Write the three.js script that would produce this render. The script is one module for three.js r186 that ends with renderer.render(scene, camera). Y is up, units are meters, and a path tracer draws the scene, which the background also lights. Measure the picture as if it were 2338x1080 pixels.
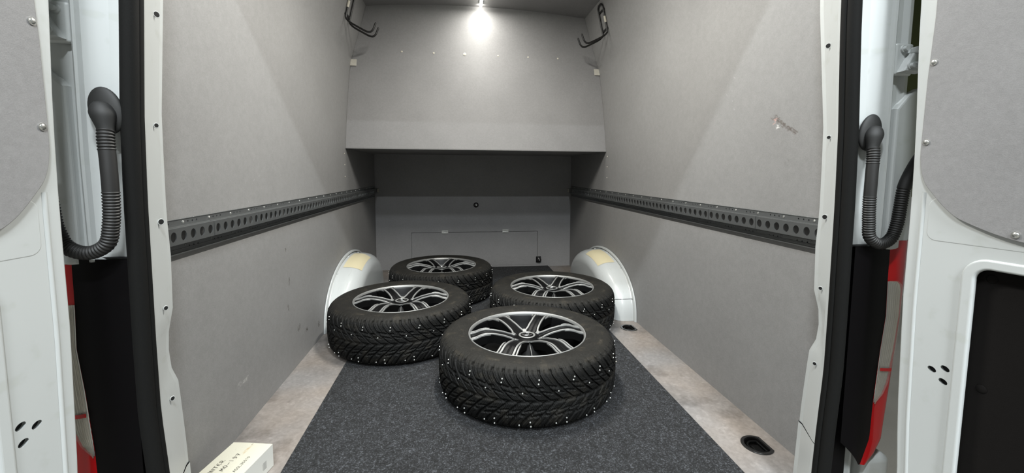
import * as THREE from 'three';
import { RoundedBoxGeometry } from 'three/addons/geometries/RoundedBoxGeometry.js';
import { mergeGeometries, toCreasedNormals } from 'three/addons/utils/BufferGeometryUtils.js';
import { RectAreaLightUniformsLib } from 'three/addons/lights/RectAreaLightUniformsLib.js';

// ------------------------------------------------------------------ camera, exposure, lights
// Van frame: x across (0 = van centre), y up from the load floor, -z towards the cab. Metres.
RectAreaLightUniformsLib.init();
const scene = new THREE.Scene();
scene.background = new THREE.Color(0x000000);
const F = 953.12, PPX = 1182.29, PPY = 476.26, IW = 2338, IH = 1080;
const fullW = 2 * PPX, fullH = 2 * (IH - PPY);
const camera = new THREE.PerspectiveCamera(2 * Math.atan(fullH / 2 / F) * 180 / Math.PI, fullW / fullH, 0.03, 60);
camera.setViewOffset(fullW, fullH, 0, fullH / 2 - PPY, IW, IH);
camera.position.set(-0.152, 0.8775, 0);
{
  const pitch = 0.0872, yaw = 0.1402, roll = 0.0062;
  const fwd = new THREE.Vector3(Math.sin(yaw) * Math.cos(pitch), -Math.sin(pitch), -Math.cos(yaw) * Math.cos(pitch));
  const r0 = new THREE.Vector3(Math.cos(yaw), 0, Math.sin(yaw)), u0 = r0.clone().cross(fwd);
  const r = r0.clone().multiplyScalar(Math.cos(roll)).addScaledVector(u0, Math.sin(roll));
  const u = r0.clone().multiplyScalar(-Math.sin(roll)).addScaledVector(u0, Math.cos(roll));
  camera.quaternion.setFromRotationMatrix(new THREE.Matrix4().makeBasis(r, u, fwd.clone().negate()));
}
const renderer = new THREE.WebGLRenderer({ antialias: true });
renderer.toneMapping = THREE.LinearToneMapping;
renderer.toneMappingExposure = 2.6;
renderer.shadowMap.enabled = true;

const LED_MAIN = 380, LED_FRONT = 95;      // the two strips on the cargo ceiling
const HALL_LAMPS = [        // x, z, radiance of the tube lamps under the hall ceiling
  [0.7, 1.68, 470], [-0.9, 0.78, 290], [0.25, 3.1, 270], [0.1, 4.6, 360],
];
function areaLight(x, y, z, w, h, power, colour, name) {       // faces down
  const l = new THREE.RectAreaLight(colour, power, w, h);
  l.position.set(x, y, z); l.rotation.x = -Math.PI / 2; l.name = name; l.castShadow = true;
  scene.add(l);
  return l;
}

// ------------------------------------------------------------------ helpers
let seed = 7;
const rnd = () => { seed = (seed * 1664525 + 1013904223) >>> 0; return seed / 4294967296; };
const lerp = (a, b, t) => a + (b - a) * t;
const clamp = (x, a = 0, b = 1) => Math.min(b, Math.max(a, x));
const smooth = (a, b, x) => { const t = clamp((x - a) / (b - a)); return t * t * (3 - 2 * t); };
const table = (pts) => (x) => {                                // piecewise linear through [x, y] rows, x ascending
  if (x <= pts[0][0]) return pts[0][1];
  for (let i = 1; i < pts.length; i++) if (x <= pts[i][0]) return lerp(pts[i - 1][1], pts[i][1], (x - pts[i - 1][0]) / (pts[i][0] - pts[i - 1][0]));
  return pts[pts.length - 1][1];
};
const hash = (x, y, s) => { let h = (x * 374761393 + y * 668265263 + s * 2147483647) | 0; h = Math.imul(h ^ (h >>> 13), 1274126177); return ((h ^ (h >>> 16)) >>> 0) / 4294967296; };
function vnoise(x, y, period, s) {                             // tileable value noise
  const xi = Math.floor(x), yi = Math.floor(y), fx = x - xi, fy = y - yi, m = (v) => ((v % period) + period) % period;
  const u = fx * fx * (3 - 2 * fx), v = fy * fy * (3 - 2 * fy);
  return lerp(lerp(hash(m(xi), m(yi), s), hash(m(xi + 1), m(yi), s), u), lerp(hash(m(xi), m(yi + 1), s), hash(m(xi + 1), m(yi + 1), s), u), v);
}
function fbm(x, y, base, oct, s) { let a = 0, w = 0.5, t = 0; for (let i = 0; i < oct; i++) { const p = base << i; a += w * vnoise(x * p, y * p, p, s + i); t += w; w *= 0.5; } return a / t; }
function tex(n, fn, srgb, repeat) {                            // fn(u, v) -> [r, g, b] 0..255
  const d = new Uint8Array(n * n * 4);
  for (let y = 0; y < n; y++) for (let x = 0; x < n; x++) { const c = fn(x / n, y / n), i = (y * n + x) * 4; for (let k = 0; k < 3; k++) d[i + k] = clamp(c[k], 0, 255); d[i + 3] = 255; }
  const t = new THREE.DataTexture(d, n, n);
  t.wrapS = t.wrapT = THREE.RepeatWrapping; t.magFilter = THREE.LinearFilter; t.minFilter = THREE.LinearMipmapLinearFilter; t.generateMipmaps = true;
  if (srgb) t.colorSpace = THREE.SRGBColorSpace;
  t.repeat.set(1 / repeat, 1 / repeat); t.needsUpdate = true;
  return t;
}
const grey = (v) => [v, v, v];
function uvm(g0) {                                             // uv in metres from the dominant direction of each face
  const g = g0.index ? g0.toNonIndexed() : g0, p = g.attributes.position, uv = new Float32Array(p.count * 2);
  const a = new THREE.Vector3(), b = new THREE.Vector3(), c = new THREE.Vector3();
  for (let i = 0; i < p.count; i += 3) {
    a.fromBufferAttribute(p, i); b.fromBufferAttribute(p, i + 1); c.fromBufferAttribute(p, i + 2);
    const n = b.clone().sub(a).cross(c.clone().sub(a)), ax = Math.abs(n.x), ay = Math.abs(n.y), az = Math.abs(n.z);
    [a, b, c].forEach((q, k) => {
      const [u, v] = ax >= ay && ax >= az ? [q.z, q.y] : ay >= az ? [q.x, q.z] : [q.x, q.y];
      uv[(i + k) * 2] = u; uv[(i + k) * 2 + 1] = v;
    });
  }
  g.setAttribute('uv', new THREE.BufferAttribute(uv, 2));
  return g;
}
const used = {};
function numbered(name) { used[name] = (used[name] ?? -1) + 1; return used[name] ? name + '_' + String(used[name]).padStart(3, '0') : name; }
function mesh(name, g, m, parent = scene) {
  const o = new THREE.Mesh(Array.isArray(g) ? merge(g) : g, m);
  o.name = numbered(name); o.castShadow = o.receiveShadow = true;
  parent.add(o);
  return o;
}
function merge(list) {
  const l = list.map((g) => { const h = g.index ? g.toNonIndexed() : g.clone(); for (const k of Object.keys(h.attributes)) if (!['position', 'normal', 'uv'].includes(k)) h.deleteAttribute(k); if (!h.attributes.uv) h.setAttribute('uv', new THREE.BufferAttribute(new Float32Array(h.attributes.position.count * 2), 2)); return h; });
  return mergeGeometries(l);
}
function thing(name, label, category, [x, y, z] = [0, 0, 0], group) {
  const o = new THREE.Group(); o.name = numbered(name); o.position.set(x, y, z);
  o.userData = { label, category }; if (group) o.userData.group = group;
  scene.add(o);
  return o;
}
function struct(name, g, m) { const o = mesh(name, g, m); o.userData.kind = 'structure'; return o; }
function structGroup(name) { const o = new THREE.Group(); o.name = numbered(name); o.userData.kind = 'structure'; scene.add(o); return o; }
const B = (x0, x1, y0, y1, z0, z1) => { const g = new THREE.BoxGeometry(x1 - x0, y1 - y0, z1 - z0); g.translate((x0 + x1) / 2, (y0 + y1) / 2, (z0 + z1) / 2); return uvm(g); };
const RB = (x0, x1, y0, y1, z0, z1, r, s = 3) => { const g = new RoundedBoxGeometry(x1 - x0, y1 - y0, z1 - z0, s, r); g.translate((x0 + x1) / 2, (y0 + y1) / 2, (z0 + z1) / 2); return g; };
const cyl = (r0, r1, h, n = 20) => new THREE.CylinderGeometry(r1, r0, h, n);
// grid of points fn(i, j) -> [x, y, z]; smooth in both directions
function grid(nu, nv, fn, closeU = false) {
  const pos = [], uv = [], idx = [];
  for (let i = 0; i <= nu; i++) for (let j = 0; j <= nv; j++) { const p = fn(i / nu, j / nv); pos.push(p[0], p[1], p[2]); uv.push(p[3] ?? i / nu, p[4] ?? j / nv); }
  for (let i = 0; i < nu; i++) for (let j = 0; j < nv; j++) { const a = i * (nv + 1) + j, b = a + nv + 1; idx.push(a, b, a + 1, b, b + 1, a + 1); }
  const g = new THREE.BufferGeometry();
  g.setAttribute('position', new THREE.Float32BufferAttribute(pos, 3)); g.setAttribute('uv', new THREE.Float32BufferAttribute(uv, 2)); g.setIndex(idx);
  g.computeVertexNormals();
  return g;
}
function rewind(g0) {                                           // reverse winding (after a mirror)
  const g = g0.clone();
  if (g.index) { const a = g.index.array; for (let i = 0; i < a.length; i += 3) { const t = a[i]; a[i] = a[i + 1]; a[i + 1] = t; } }
  else for (const k of Object.keys(g.attributes)) { const A = g.attributes[k], n = A.itemSize; for (let i = 0; i < A.count; i += 3) for (let c = 0; c < n; c++) { const t = A.array[i * n + c]; A.array[i * n + c] = A.array[(i + 1) * n + c]; A.array[(i + 1) * n + c] = t; } }
  return g;
}
function mirror(g, side, dz = 0) {                              // side +1 keeps, -1 mirrors in x; dz slides along the van
  const c = g.clone();
  if (side < 0) { c.scale(-1, 1, 1); const f = rewind(c); f.translate(0, 0, dz); return f; }
  c.translate(0, 0, dz);
  return c;
}
// sweep: columns of [x, z] section points over y; each section edge is its own smooth strip with crisp corners between
function loft(ys, section, closed = true) {
  const S = ys.map(section), n = S[0].length, out = [], m = closed ? n : n - 1;
  for (let k = 0; k < m; k++) {
    const pos = [], uv = [], idx = [];
    let q = 0;
    ys.forEach((y, i) => {
      const a = S[i][k], b = S[i][(k + 1) % n], len = Math.hypot(a[0] - b[0], a[1] - b[1]);
      pos.push(a[0], a[2] ?? y, a[1], b[0], b[2] ?? y, b[1]); uv.push(0, y, len, y);
      if (i) { idx.push(q - 2, q - 1, q, q - 1, q + 1, q); }
      q += 2;
    });
    const g = new THREE.BufferGeometry();
    g.setAttribute('position', new THREE.Float32BufferAttribute(pos, 3)); g.setAttribute('uv', new THREE.Float32BufferAttribute(uv, 2)); g.setIndex(idx);
    g.computeVertexNormals();
    out.push(g);
  }
  return merge(out);
}
function shapeOf(pts) { const s = new THREE.Shape(); pts.forEach(([x, y], i) => (i ? s.lineTo(x, y) : s.moveTo(x, y))); s.closePath(); return s; }
function roundShape(x0, x1, y0, y1, r) {
  const s = new THREE.Shape();
  s.moveTo(x0 + r, y0); s.lineTo(x1 - r, y0); s.absarc(x1 - r, y0 + r, r, -Math.PI / 2, 0); s.lineTo(x1, y1 - r); s.absarc(x1 - r, y1 - r, r, 0, Math.PI / 2);
  s.lineTo(x0 + r, y1); s.absarc(x0 + r, y1 - r, r, Math.PI / 2, Math.PI); s.lineTo(x0, y0 + r); s.absarc(x0 + r, y0 + r, r, Math.PI, 1.5 * Math.PI);
  return s;
}
const ext = (s, depth, bevel = 0, seg = 12, bs = 2) => new THREE.ExtrudeGeometry(s, { depth, bevelEnabled: bevel > 0, bevelSize: bevel, bevelThickness: bevel, bevelSegments: bs, curveSegments: seg });
function tube(pts, r, seg = 60, rad = 10, tension = 0.5) { return new THREE.TubeGeometry(new THREE.CatmullRomCurve3(pts.map((p) => new THREE.Vector3(...p)), false, 'catmullrom', tension), seg, r, rad, false); }
function circleHole(x, y, r, ry = r) { const p = new THREE.Path(); p.absellipse(x, y, r, ry, 0, Math.PI * 2, true); return p; }

// ------------------------------------------------------------------ materials
const fine = tex(512, (u, v) => grey(128 + (hash(u * 512 | 0, v * 512 | 0, 3) - 0.5) * 90 + (fbm(u, v, 32, 3, 5) - 0.5) * 70), false, 0.35);
const liningMap = tex(1024, (u, v) => { const b = 128 + (fbm(u, v, 6, 4, 11) - 0.5) * 8 + (hash(u * 1024 | 0, v * 1024 | 0, 2) - 0.5) * 9 + (fbm(u, v, 128, 2, 19) - 0.5) * 7; return [b, b - 1, b - 1]; }, true, 0.9);
const boardMap = tex(1024, (u, v) => {
  let b = 114 + (fbm(u, v, 5, 5, 21) - 0.5) * 26 + (fbm(u, v, 90, 2, 27) - 0.5) * 18 + (hash(u * 1024 | 0, v * 1024 | 0, 5) - 0.5) * 10;
  const st = fbm(u, v, 9, 4, 33), dk = smooth(0.58, 0.78, st) * 17, lt = smooth(0.68, 0.74, fbm(u + 0.3, v, 40, 3, 37)) * 7;
  b += lt - dk; const warm = (fbm(u, v, 4, 3, 51) - 0.5) * 9;
  return [b + 5 + warm, b - 1, b - 6 - warm];
}, true, 0.8);
const carpetMap = tex(1024, (u, v) => { const n = fbm(u, v, 150, 3, 61), m = fbm(u, v, 40, 3, 67), k = hash(u * 1024 | 0, v * 1024 | 0, 9); let b = 28 + (n - 0.5) * 64 + (m - 0.5) * 30 + (k - 0.5) * 20; if (n > 0.68) b += 20; return [b * 0.97, b, b * 1.05]; }, true, 0.5);
const carpetBump = tex(1024, (u, v) => grey(128 + (fbm(u, v, 180, 3, 71) - 0.5) * 260), false, 0.5);
// tyre: u runs round it, v across it (0 upper bead .. 1 lower bead); dried dust sits in patches on the side walls, the tread is worn clean and black
const tyreMap = tex(1024, (u, v) => {
  const e = Math.min(v, 1 - v), n = fbm(u, v, 12, 5, 81), f = fbm(u, v, 170, 2, 83), st = fbm(u * 3 % 1, v, 60, 3, 87);
  const dusty = (1 - smooth(0.23, 0.32, e + (n - 0.5) * 0.12)), b = 13 + (n - 0.5) * 10 + (f - 0.5) * 12 + dusty * 12 + smooth(0.6, 0.75, n) * 8;
  const scratch = e < 0.24 && st > 0.74 ? (st - 0.74) * 160 : 0, w = dusty * 3 + smooth(0.55, 0.72, n) * 4;
  return [b + w + scratch, b + w * 0.6 + scratch, b - 1 + scratch];
}, true, 1);
const tyreBump = tex(1024, (u, v) => { const e = Math.min(v, 1 - v); let h = 128 + (fbm(u, v, 200, 2, 85) - 0.5) * 60; if (e > 0.05 && e < 0.055) h += 40; if (e > 0.158 && e < 0.163) h -= 60; if (e > 0.172 && e < 0.176) h += 30; if (e > 0.085 && e < 0.125 && fbm(u, 0.5, 12, 1, 88) > 0.55 && hash(u * 130 | 0, e * 330 | 0, 3) > 0.45) h += 50; return grey(h); }, false, 1);
const dirtWhite = tex(512, (u, v) => { const d = smooth(0.66, 0.8, fbm(u, v, 24, 4, 91)) * 4; return [178 - d, 181 - d, 180 - d * 1.3]; }, true, 0.7);
const concreteMap = tex(512, (u, v) => { const b = 118 + (fbm(u, v, 5, 5, 95) - 0.5) * 40; return [b + 4, b, b - 8]; }, true, 3);

const M = {
  lining: new THREE.MeshPhysicalMaterial({ map: liningMap, roughness: 0.58, bumpMap: fine, bumpScale: 0.00025, specularIntensity: 0.6 }),
  board: new THREE.MeshStandardMaterial({ map: boardMap, roughness: 0.6, bumpMap: fine, bumpScale: 0.0003 }),
  carpet: new THREE.MeshStandardMaterial({ map: carpetMap, roughness: 1, bumpMap: carpetBump, bumpScale: 0.004 }),
  paint: new THREE.MeshPhysicalMaterial({ map: dirtWhite, roughness: 0.38, clearcoat: 0.7, clearcoatRoughness: 0.12 }),
  sheet: new THREE.MeshPhysicalMaterial({ map: dirtWhite, roughness: 0.5, clearcoat: 0.35, clearcoatRoughness: 0.3 }),
  seal: new THREE.MeshPhysicalMaterial({ color: 0x0c0c0b, roughness: 0.8, specularIntensity: 0.35, bumpMap: fine, bumpScale: 0.0004 }),
  rubber: new THREE.MeshStandardMaterial({ color: 0x141413, roughness: 0.68 }),
  conduit: new THREE.MeshStandardMaterial({ color: 0x141312, roughness: 0.6 }),
  tyre: new THREE.MeshPhysicalMaterial({ map: tyreMap, roughness: 0.72, specularIntensity: 0.4, bumpMap: tyreBump, bumpScale: 0.0012 }),
  hole: new THREE.MeshStandardMaterial({ color: 0x080808, roughness: 0.9 }),
  gloss: new THREE.MeshPhysicalMaterial({ color: 0x050506, roughness: 0.4, specularIntensity: 0.5 }),
  satin: new THREE.MeshPhysicalMaterial({ color: 0x080808, roughness: 0.55, specularIntensity: 0.2 }),
  polished: new THREE.MeshStandardMaterial({ color: 0x8e8e8c, metalness: 0.6, roughness: 0.5 }),
  chrome: new THREE.MeshStandardMaterial({ color: 0xdcdcda, metalness: 1, roughness: 0.18 }),
  stud: new THREE.MeshStandardMaterial({ color: 0xcfcfcb, metalness: 0.5, roughness: 0.4 }),
  rail: new THREE.MeshStandardMaterial({ color: 0x808282, metalness: 0.75, roughness: 0.33, bumpMap: fine, bumpScale: 0.0002 }),
  steel: new THREE.MeshStandardMaterial({ color: 0xc4c4c0, metalness: 0.9, roughness: 0.3 }),
  hook: new THREE.MeshStandardMaterial({ color: 0x141312, roughness: 0.35 }),
  tag: new THREE.MeshStandardMaterial({ color: 0xc9c3b4, roughness: 0.6 }),
  foil: new THREE.MeshStandardMaterial({ color: 0xd6d2c6, roughness: 0.5, metalness: 0.35, bumpMap: fine, bumpScale: 0.003 }),
  sticker: new THREE.MeshStandardMaterial({ color: 0xbdb394, roughness: 0.55 }),
  cup: new THREE.MeshPhysicalMaterial({ color: 0x0d0c0c, roughness: 0.3, clearcoat: 0.5 }),
  felt: new THREE.MeshPhysicalMaterial({ color: 0x110f0e, roughness: 0.95, specularIntensity: 0.25, bumpMap: fine, bumpScale: 0.0004 }),
  housing: new THREE.MeshPhysicalMaterial({ color: 0x040304, roughness: 0.5, specularIntensity: 0.22 }),
  red: new THREE.MeshPhysicalMaterial({ color: 0xa5070c, roughness: 0.25, clearcoat: 0.4, clearcoatRoughness: 0.08, specularIntensity: 0.5 }),
  clear: new THREE.MeshPhysicalMaterial({ color: 0xf2efe8, roughness: 0.05, transmission: 0.9, thickness: 0, ior: 1.5 }),
  reflector: new THREE.MeshStandardMaterial({ color: 0xb0afab, metalness: 0.7, roughness: 0.22 }),
  concrete: new THREE.MeshStandardMaterial({ map: concreteMap, roughness: 0.8 }),
  hallWhite: new THREE.MeshStandardMaterial({ color: 0xb2b3b0, roughness: 0.9 }),
  hallGreen: new THREE.MeshStandardMaterial({ color: 0x4a4f2c, roughness: 0.9 }),
  lampBody: new THREE.MeshStandardMaterial({ color: 0xd8d8d6, roughness: 0.5 }),
  tube: new THREE.MeshStandardMaterial({ color: 0xffffff, emissive: 0xfaffff, emissiveIntensity: 6 }),
  led: new THREE.MeshStandardMaterial({ color: 0xffffff, emissive: 0xfffff4, emissiveIntensity: 9 }),
};

// ------------------------------------------------------------------ the hall around the van
{
  struct('ground', B(-6.2, 5.4, -0.75, -0.65, -9.2, 8.2), M.concrete);
  struct('ceiling_hall', B(-6.2, 5.4, 4.5, 4.6, -9.2, 8.2), M.hallWhite);
  struct('wall_hall_left', B(-6.3, -6.2, -0.75, 4.6, -9.2, 8.2), M.hallWhite);
  const wr = structGroup('wall_hall_right');
  mesh('lower_wall', B(5.4, 5.5, -0.75, 0.6, -9.2, 8.2), M.hallWhite, wr);
  mesh('upper_wall', B(5.4, 5.5, 0.6, 4.6, -9.2, 8.2), M.hallGreen, wr);
  struct('wall_hall_front', B(-6.3, 5.5, -0.75, 4.6, -9.3, -9.2), M.hallGreen);
  struct('wall_hall_back', B(-6.3, 5.5, -0.75, 4.6, 8.2, 8.3), M.hallWhite);
  const names = ['nearest the door on the wheel-hook side', 'closest above the van sill', 'third from the van', 'farthest from the van'];
  HALL_LAMPS.forEach(([x, z, p], i) => {
    const t = thing('hall_lamp', 'white tube lamp hanging under the hall ceiling, ' + names[i], 'lamp', [x, 4.0, z], 'lamps under the hall ceiling');
    mesh('lamp_body', RB(-0.34, 0.34, 0.01, 0.06, -0.08, 0.08, 0.01), M.lampBody, t);
    mesh('diffuser', RB(-0.3, 0.3, 0.0, 0.012, -0.06, 0.06, 0.004), M.tube, t);
    for (const s of [-0.25, 0.25]) mesh('suspension_wire', cyl(0.003, 0.003, 0.45, 8).translate(s, 0.28, 0), M.steel, t);
    areaLight(x, 3.99, z, 0.6, 0.12, p, 0xf4fbff, 'hall_lamp_light');
  });
}

// ------------------------------------------------------------------ cargo shell
const ZB = -3.787, ZREAR = -0.93;
const RINGS = [[0.8, -2.19], [0.8, -1.16]];
const ringPath = (r, cx, cz, cut, P = THREE.Path) => {          // D outline, flat side towards the wall (+x)
  const a = Math.acos(cut / r), p = new P();
  for (let i = 0; i <= 26; i++) { const t = a + (2 * Math.PI - 2 * a) * i / 26; const X = cx + r * Math.cos(t), Y = -(cz + r * Math.sin(t)); i ? p.lineTo(X, Y) : p.moveTo(X, Y); }
  p.closePath();
  return p;
};
{
  const s = shapeOf([[-0.9, 0.93], [0.9, 0.93], [0.9, 3.9], [-0.9, 3.9]]);       // shape y = -z
  for (const [x, z] of RINGS) s.holes.push(ringPath(0.0445, x, z, 0.03));
  const g = ext(s, 0.018); g.rotateX(-Math.PI / 2); g.translate(0, -0.018, 0);
  const fl = structGroup('floor');
  mesh('floor_board', uvm(g), M.board, fl);
  mesh('floor_base', B(-0.94, 0.94, -0.12, -0.05, -4.3, ZREAR), M.sheet, fl);
}
const wallProfile = [[0.88, -0.02], [0.88, 1.5], [0.8775, 1.57], [0.871, 1.64], [0.86, 1.7], [0.845, 1.765], [0.785, 2.02], [0.72, 2.12]];
function wallMarks(side) {                                      // scuffs and scrapes drawn on the board where they are: u along -z (0..4 m), v height (0..2 m)
  const c = document.createElement('canvas'); c.width = 2048; c.height = 1024;
  const x = c.getContext('2d'), X = (z) => -z * 512, Y = (y) => 1024 - y * 512;
  x.fillStyle = 'rgb(129,128,127)'; x.fillRect(0, 0, 2048, 1024);
  seed = side > 0 ? 91 : 17;
  const im = x.getImageData(0, 0, 2048, 1024), d = im.data;
  for (let i = 0; i < 2048 * 1024; i++) { const u = (i % 2048) / 2048, v = (i / 2048 | 0) / 1024, n = (hash(i % 2048, i / 2048 | 0, 4) - 0.5) * 9 + (fbm(u * 2 % 1, v, 8, 3, 13) - 0.5) * 7 + (fbm(u * 2 % 1, v, 128, 2, 15) - 0.5) * 6; for (let k = 0; k < 3; k++) d[i * 4 + k] += n; }
  x.putImageData(im, 0, 0);
  const scuff = (z, y, w, h, n, col, tilt = 0) => { x.strokeStyle = col; for (let i = 0; i < n; i++) { x.lineWidth = 0.5 + rnd() * 1.1; const a = X(z) + (rnd() - 0.5) * w, b = Y(y) + (rnd() - 0.5) * h, l = 2 + rnd() * 5; x.beginPath(); x.moveTo(a, b); x.lineTo(a + l * Math.cos(tilt + rnd() - 0.5), b + l * Math.sin(tilt + rnd() - 0.5)); x.stroke(); } };
  if (side > 0) {
    for (let i = 0; i < 9; i++) scuff(lerp(-1.262, -1.172, i / 8), lerp(1.058, 1.003, i / 8), 10, 9 - i * 0.6, i < 4 ? 13 : 9, 'rgba(88,82,78,0.75)', -0.4);
    scuff(-1.257, 1.052, 5, 7, 10, 'rgba(190,150,142,0.6)'); scuff(-1.245, 1.03, 6, 5, 7, 'rgba(215,213,210,0.7)');
    scuff(-1.205, 0.908, 16, 10, 7, 'rgba(110,108,106,0.5)', -0.8);
    scuff(-1.5, 1.2, 40, 90, 6, 'rgba(190,190,188,0.35)', -0.9); scuff(-2.0, 0.3, 200, 60, 14, 'rgba(180,180,178,0.3)', 0.3);
  } else {
    for (const [z, y, w, h, n] of [[-1.864, 0.548, 4, 5, 7], [-1.886, 0.407, 4, 16, 12], [-1.865, 0.297, 3, 12, 9], [-1.971, 0.17, 14, 12, 20], [-2.066, 0.124, 9, 10, 12], [-2.239, 0.09, 10, 16, 22]]) scuff(z, y, w, h, n, 'rgba(62,58,54,0.8)', 1.3);
    scuff(-1.47, 0.163, 34, 8, 26, 'rgba(186,184,180,0.5)', -0.3); scuff(-1.6, 0.75, 60, 120, 10, 'rgba(180,180,178,0.3)', -0.8);
  }
  const t = new THREE.CanvasTexture(c); t.colorSpace = THREE.SRGBColorSpace; t.wrapS = t.wrapT = THREE.ClampToEdgeWrapping;
  return t;
}
const screwG = (() => { const g = merge([new THREE.SphereGeometry(1, 12, 6, 0, Math.PI * 2, 0, Math.PI / 2).scale(0.0048, 0.0028, 0.0048), cyl(0.0055, 0.0055, 0.0012, 14).translate(0, 0.0006, 0), new THREE.BoxGeometry(0.005, 0.0008, 0.0012).translate(0, 0.0026, 0)]); return g; })();
function screwAt(parent, x, y, z, dir, m = M.steel, s = 1, name = 'screw') {
  const o = mesh(name, screwG, m, parent); o.position.set(x, y, z); o.scale.setScalar(s);
  o.quaternion.setFromUnitVectors(new THREE.Vector3(0, 1, 0), new THREE.Vector3(...dir).normalize());
  return o;
}
for (const side of [-1, 1]) {
  const wg = structGroup(side < 0 ? 'wall_left' : 'wall_right');
  const pr = [...wallProfile, [0.75, 2.14], [0.8, 2.05], [0.858, 1.78], [0.884, 1.66], [0.892, 1.5], [0.892, -0.02]];
  const s = shapeOf(pr.map(([x, y]) => [x, y])), len = 2.9;
  let g = ext(s, len); g.translate(0, 0, -0.99 - len);
  g = mirror(g, side); g = toCreasedNormals(g, 0.25);
  const p = g.attributes.position, uv = g.attributes.uv;
  for (let i = 0; i < p.count; i++) uv.setXY(i, -p.getZ(i) / 4, p.getY(i) / 2);
  const m = M.lining.clone(); m.map = wallMarks(side); m.bumpMap = null;
  mesh('lining_board', g, m, wg);
  const o = ext(shapeOf([[0.895, -0.12], [0.895, 1.64], [0.8, 2.07], [0.84, 2.1], [0.95, 1.64], [0.95, -0.12]]), 3.3); o.translate(0, 0, -4.3);
  mesh('outer_skin', uvm(mirror(o, side)), M.sheet, wg);
  const zs = side > 0 ? [-1.676, -1.887, -2.106, -2.333, -2.541, -2.765] : [-1.76, -1.97, -2.188, -2.41, -2.626, -2.868];
  for (const z of zs) screwAt(wg, side * 0.8795, 1.602, z, [-side, 0, 0], M.tag, 1.05, 'wall_screw');
  for (const y of [0.99, 0.918, 0.842]) screwAt(wg, side * 0.8795, y, -2.83, [-side, 0, 0], M.tag, 0.8, 'wall_screw');
}
{ // ceiling: cambered board, slightly darker side turned to the floor only by being unlit
  const g = grid(24, 40, (u, v) => { const x = lerp(-0.79, 0.79, u); return [x, 2.02 + 0.042 * (1 - (x / 0.79) ** 2), lerp(-3.2, -0.95, v), x, lerp(-3.2, -0.95, v)]; });
  const top = g.clone(); top.translate(0, 0.012, 0);
  const cg = structGroup('ceiling');
  mesh('lining_board', [g, top], M.lining, cg);
  mesh('roof_skin', B(-0.86, 0.86, 2.1, 2.16, -4.3, -0.92), M.sheet, cg);
}
{ // upper bulkhead: sheet bent at the screw line and just above its lower edge
  const zOf = (y) => table([[1.03, -2.862], [1.15, -2.891], [1.3, -2.932], [1.49, -2.997], [1.6, -3.036], [1.7, -3.066], [1.8, -3.089], [1.9, -3.107], [2.09, -3.135]])(y);
  const wOf = (y) => table([[1.03, 0.879], [1.5, 0.879], [1.57, 0.877], [1.64, 0.87], [1.7, 0.859], [1.765, 0.844], [2.02, 0.784], [2.09, 0.77]])(y);
  const topY = (x) => 2.02 + 0.042 * (1 - (x / 0.79) ** 2) + 0.004;
  const wb = structGroup('wall_bulkhead');
  const rows = [1.03, 1.09, 1.15, 1.22, 1.3, 1.4, 1.49, 1.545, 1.6, 1.65, 1.7, 1.75, 1.8, 1.9, 2.0];
  const g = grid(24, rows.length, (u, v) => {
    const j = Math.round(v * rows.length), x0 = lerp(-1, 1, u);
    const y = j < rows.length ? rows[j] : topY(x0 * 0.78), x = x0 * wOf(y);
    return [x, y, zOf(y), x, y];
  });
  const back = g.clone(); back.translate(0, 0, -0.015);
  mesh('lining_board', merge([g, back]), M.lining, wb);
  const lip = B(-0.879, 0.879, 1.024, 1.031, -2.885, -2.86); mesh('folded_edge', lip, M.lining, wb);
  mesh('shelf_floor', B(-0.879, 0.879, 1.026, 1.04, -4.2, -2.876), M.lining, wb);
  const n = [0, 0.33, 1];
  for (const x of [-0.54, -0.322, 0.13, 0.349, 0.569]) screwAt(wb, x, 1.706, zOf(1.706) + 0.0005, n, M.tag, 1.1, 'wall_screw');
  screwAt(wb, -0.106, 1.708, zOf(1.708) + 0.0005, n, M.tag, 1.9, 'wall_screw');
  mesh('outer_skin', B(-0.9, 0.9, 1.05, 2.15, -4.3, -4.25), M.sheet, wb);
}
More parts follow.
